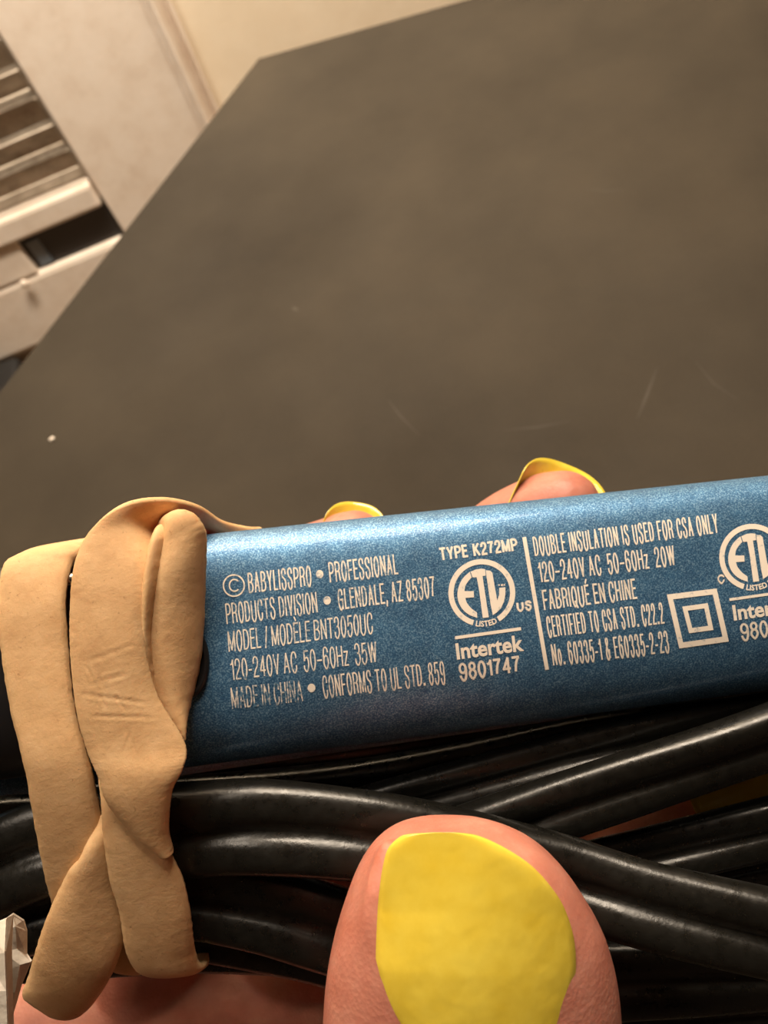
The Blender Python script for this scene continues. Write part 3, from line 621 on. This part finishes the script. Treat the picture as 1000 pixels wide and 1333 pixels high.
# ------------------------------------------------------------------ hand: one continuous surface
hb = bmesh.new()
def blob(c, r, sc=None):
    M = Matrix.Translation(c)
    q = bmesh.ops.create_icosphere(hb, subdivisions=3, radius=r, matrix=M)
def seg(p, q, r1, r2):
    a = q - p; L = a.length
    if L < 1e-4: return
    M = Matrix.Translation((p + q) / 2) @ a.to_track_quat('Z', 'Y').to_matrix().to_4x4()
    bmesh.ops.create_cone(hb, cap_ends=True, segments=24, radius1=r1, radius2=r2, depth=L, matrix=M)
def chain(pts, sub=6):                            # pts: px, py, depth, radius mm
    a = cr([(*P(x, y, d), r) for x, y, d, r in pts], sub)
    for i in range(len(a)):
        blob(Vector(a[i][:3]), a[i][3])
        if i: seg(Vector(a[i - 1][:3]), Vector(a[i][:3]), a[i - 1][3], a[i][3])
def loft(rows, n=2.3, N=40, tcap=None):           # rows: py, left px, right px, depth, half thickness
    a = cr(rows, 6); vs = []
    for r in a:
        y, xl, xr, d, th = r; L, R = P(xl, y, d), P(xr, y, d); c = (L + R) / 2; hw = (R - L).length / 2
        for k in range(N):
            t = 2 * math.pi * k / N; co, si = math.cos(t), math.sin(t)
            vs.append(hb.verts.new(c + Vector((abs(co) ** (2 / n) * (1 if co > 0 else -1) * hw, 0, abs(si) ** (2 / n) * (1 if si > 0 else -1) * th))))
    M_ = len(a)
    for i in range(M_ - 1):
        for k in range(N): hb.faces.new((vs[i * N + k], vs[i * N + (k + 1) % N], vs[(i + 1) * N + (k + 1) % N], vs[(i + 1) * N + k]))
    hb.faces.new(vs[:N]); hb.faces.new(list(reversed(vs[-N:])))
# thumb
loft([(1071, 556, 606, 67.5, 1.0), (1074, 528, 632, 67, 2.4), (1082, 509, 662, 66.6, 3.6), (1100, 486, 700, 66.2, 4.8), (1130, 466, 733, 66, 5.7), (1170, 450, 762, 66, 6.5), (1215, 436, 786, 66, 6.9), (1270, 425, 801, 66.2, 7.1), (1333, 420, 807, 66.6, 7.3),
      (1420, 418, 812, 68, 8.0), (1520, 424, 800, 71, 8.8), (1620, 426, 800, 75, 10), (1720, 400, 820, 80, 11.5)], n=2.25)
for side in ([(506, 1110, 63.8), (490, 1165, 62.4), (484, 1220, 61.9), (485, 1280, 61.9), (497, 1335, 61.6), (530, 1385, 61.2), (600, 1415, 60.6)], [(738, 1175, 64.8), (755, 1228, 62.8), (758, 1290, 62.0), (750, 1340, 61.8), (712, 1392, 61.3), (640, 1416, 60.6)]):
    a = cr([(*P(*q), .0) for q in side], 8)
    for i, p in enumerate(a): blob(Vector(p[:3]) + Vector((0, 0, .25)), 1.0)
chain([(600, 1640, 79, 11), (520, 1850, 94, 14), (430, 2050, 112, 19), (330, 2200, 122, 22)])           # ball of the thumb
# palm behind the bundle, wrist and forearm
for q in ([(250, 1500, 118, 13), (330, 1750, 122, 17), (350, 2050, 124, 20)], [(420, 1500, 119, 12), (470, 1750, 122, 16), (420, 2050, 124, 20)], [(620, 1500, 119, 11.5), (620, 1750, 121, 15), (520, 2000, 124, 20)],
          [(110, 1500, 117, 12), (200, 1750, 121, 16), (280, 2000, 124, 20)], [(330, 2100, 124, 22), (250, 2500, 118, 23), (150, 3200, 104, 25)], [(420, 2100, 124, 20), (350, 2500, 118, 22), (260, 3200, 104, 24)]): chain(q, 5)
chain([(60, 1345, 114, 9), (250, 1340, 114, 9), (450, 1365, 114, 9), (650, 1380, 115, 9)], 5)
# fingers: base in the palm, round the back of the cord and the iron, tips over the top edge
chain([(130, 1500, 116, 9.6), (190, 1290, 115, 8.4), (250, 1060, 119, 7.6), (320, 860, 118, 7.0), (390, 755, 112.5, 6.2), (440, 722, 109, 5.4), (462, 706, 107.5, 4.4)])
chain([(300, 1480, 117, 9.8), (390, 1250, 118, 8.6), (470, 1020, 120, 8.0), (570, 800, 118, 7.4), (650, 714, 114, 6.9), (706, 676, 110, 6.2), (734, 660, 108, 5.0)])
chain([(480, 1480, 118, 9.8), (600, 1300, 118, 8.6), (720, 1180, 112, 7.8), (820, 1100, 105, 7.0), (890, 1066, 101, 6.2), (935, 1050, 100, 5.2)])
chain([(640, 1480, 118, 9.4), (800, 1330, 116, 8.4), (900, 1240, 110, 7.6), (970, 1170, 103, 6.8), (1010, 1135, 99.5, 6.0)])
me = bpy.data.meshes.new('hand_raw')
for v in hb.verts: v.co = W(v.co)
hb.to_mesh(me); hb.free()
me.transform(Matrix.Identity(4))
# blobs and lofts were made in camera millimetres, so scale radii by going through W above; fuse and smooth
raw = bpy.data.objects.new('hand_raw', me); COL.objects.link(raw)
md = raw.modifiers.new('r', 'REMESH'); md.mode = 'VOXEL'; md.voxel_size = .00042; md.use_smooth_shade = True
ms = raw.modifiers.new('s', 'SMOOTH'); ms.factor = .6; ms.iterations = 9
dg = bpy.context.evaluated_depsgraph_get(); hm = bpy.data.meshes.new_from_object(raw.evaluated_get(dg)); hm.name = 'hand'
bpy.data.objects.remove(raw)
hand = link('hand', hm, M_skin); hm.materials.clear(); hm.materials.append(M_skin)
tag(hand, 'hand with short yellow painted nails gripping the flat iron and its cord', 'hand')

# thumb nail: a domed plate with rounded free edge
NL = cr([(1083.5, 560, 596), (1086, 530, 616), (1092, 517, 634), (1105, 505, 660), (1125, 499, 690), (1150, 495, 714), (1180, 492, 734), (1220, 490, 747), (1262, 490, 750), (1300, 499, 744), (1335, 519, 737), (1370, 548, 715), (1395, 590, 672)], 5)
rows = []; nx = 28; vs = []
for y, xl, xr in NL:
    s = (y - 1083) / 312; base = 59.7 - 1.5 * math.sin(min(1, s * 1.25) * math.pi / 2) + .9 * max(0, s - .6)
    half = (xr - xl) / 2 / 128.0
    for k in range(nx + 1):
        t = 2 * k / nx - 1; x = (xl + xr) / 2 + t * (xr - xl) / 2
        tt = ((x - 622) / 128.0)
        d = base + 1.9 * tt * tt * (.55 + .45 * min(1, s * 3)) + 0.35 * abs(t) ** 7
        vs.append((x, y, d))
nr = len(NL); front = [PW(*v) for v in vs]; back = [PW(v[0], v[1], v[2] + .75) for v in vs]; K = nx + 1; fs = []
for i in range(nr - 1):
    for k in range(nx):
        a, b_, c, d = i * K + k, i * K + k + 1, (i + 1) * K + k + 1, (i + 1) * K + k; fs += [(a, b_, c, d), (nr * K + d, nr * K + c, nr * K + b_, nr * K + a)]
for i in range(nr - 1):
    for k in (0, nx): a, d = i * K + k, (i + 1) * K + k; fs.append((a, d, nr * K + d, nr * K + a))
for k in range(nx):
    for i in (0, nr - 1): a, d = i * K + k, i * K + k + 1; fs.append((a, d, nr * K + d, nr * K + a))
tn = pyd('thumb_nail', front + back, fs, M_nail, hand)
# fingertip nails seen from under the tip
def tip_nail(c, along, across, away, length, halfw, curv, th=.35):
    c = P(*c); al, ac, aw = (Vector(q).normalized() for q in (along, across, away)); nt_, ns = 20, 12; f = []
    for i in range(ns + 1):
        s = i / ns
        for k in range(nt_ + 1):
            t = 2 * k / nt_ - 1; th_ = t * 1.25
            ln = length * (1 - .38 * abs(t) ** 2.6)
            f.append(c + al * (ln * s) + ac * (halfw * math.sin(th_) / math.sin(1.25)) + aw * (curv * (math.cos(th_) - 1) + .9 * (1 - s) * 0))
    nn = [Vector((0, 0, 0))] * len(f); K = nt_ + 1; g = [p + (aw * th) for p in f]; V = [W(p) for p in f] + [W(p) for p in g]; o = len(f); F_ = []
    for i in range(ns):
        for k in range(nt_):
            a, b_, cc, d = i * K + k, i * K + k + 1, (i + 1) * K + k + 1, (i + 1) * K + k; F_ += [(a, b_, cc, d), (o + d, o + cc, o + b_, o + a)]
    for i in range(ns):
        for k in (0, nt_): a, d = i * K + k, (i + 1) * K + k; F_.append((a, d, o + d, o + a))
    for k in range(nt_):
        for i in (0, ns): a, d = i * K + k, i * K + k + 1; F_.append((a, d, o + d, o + a))
    return pyd('finger_nail', V, F_, M_nail, hand)
tip_nail((700, 684, 110), (.42, .90, .05), (.93, -.36, 0), (-.25, .1, 1), 9.4, 6.2, 5.0)
tip_nail((456, 722, 108.5), (.12, .98, .1), (.98, -.12, 0), (-.1, .1, 1), 7.2, 4.3, 3.8)
tip_nail((905, 1058, 93.5), (.93, .33, 0), (-.33, .93, 0), (0, 0, -1), 12.5, 4.2, 3.0)
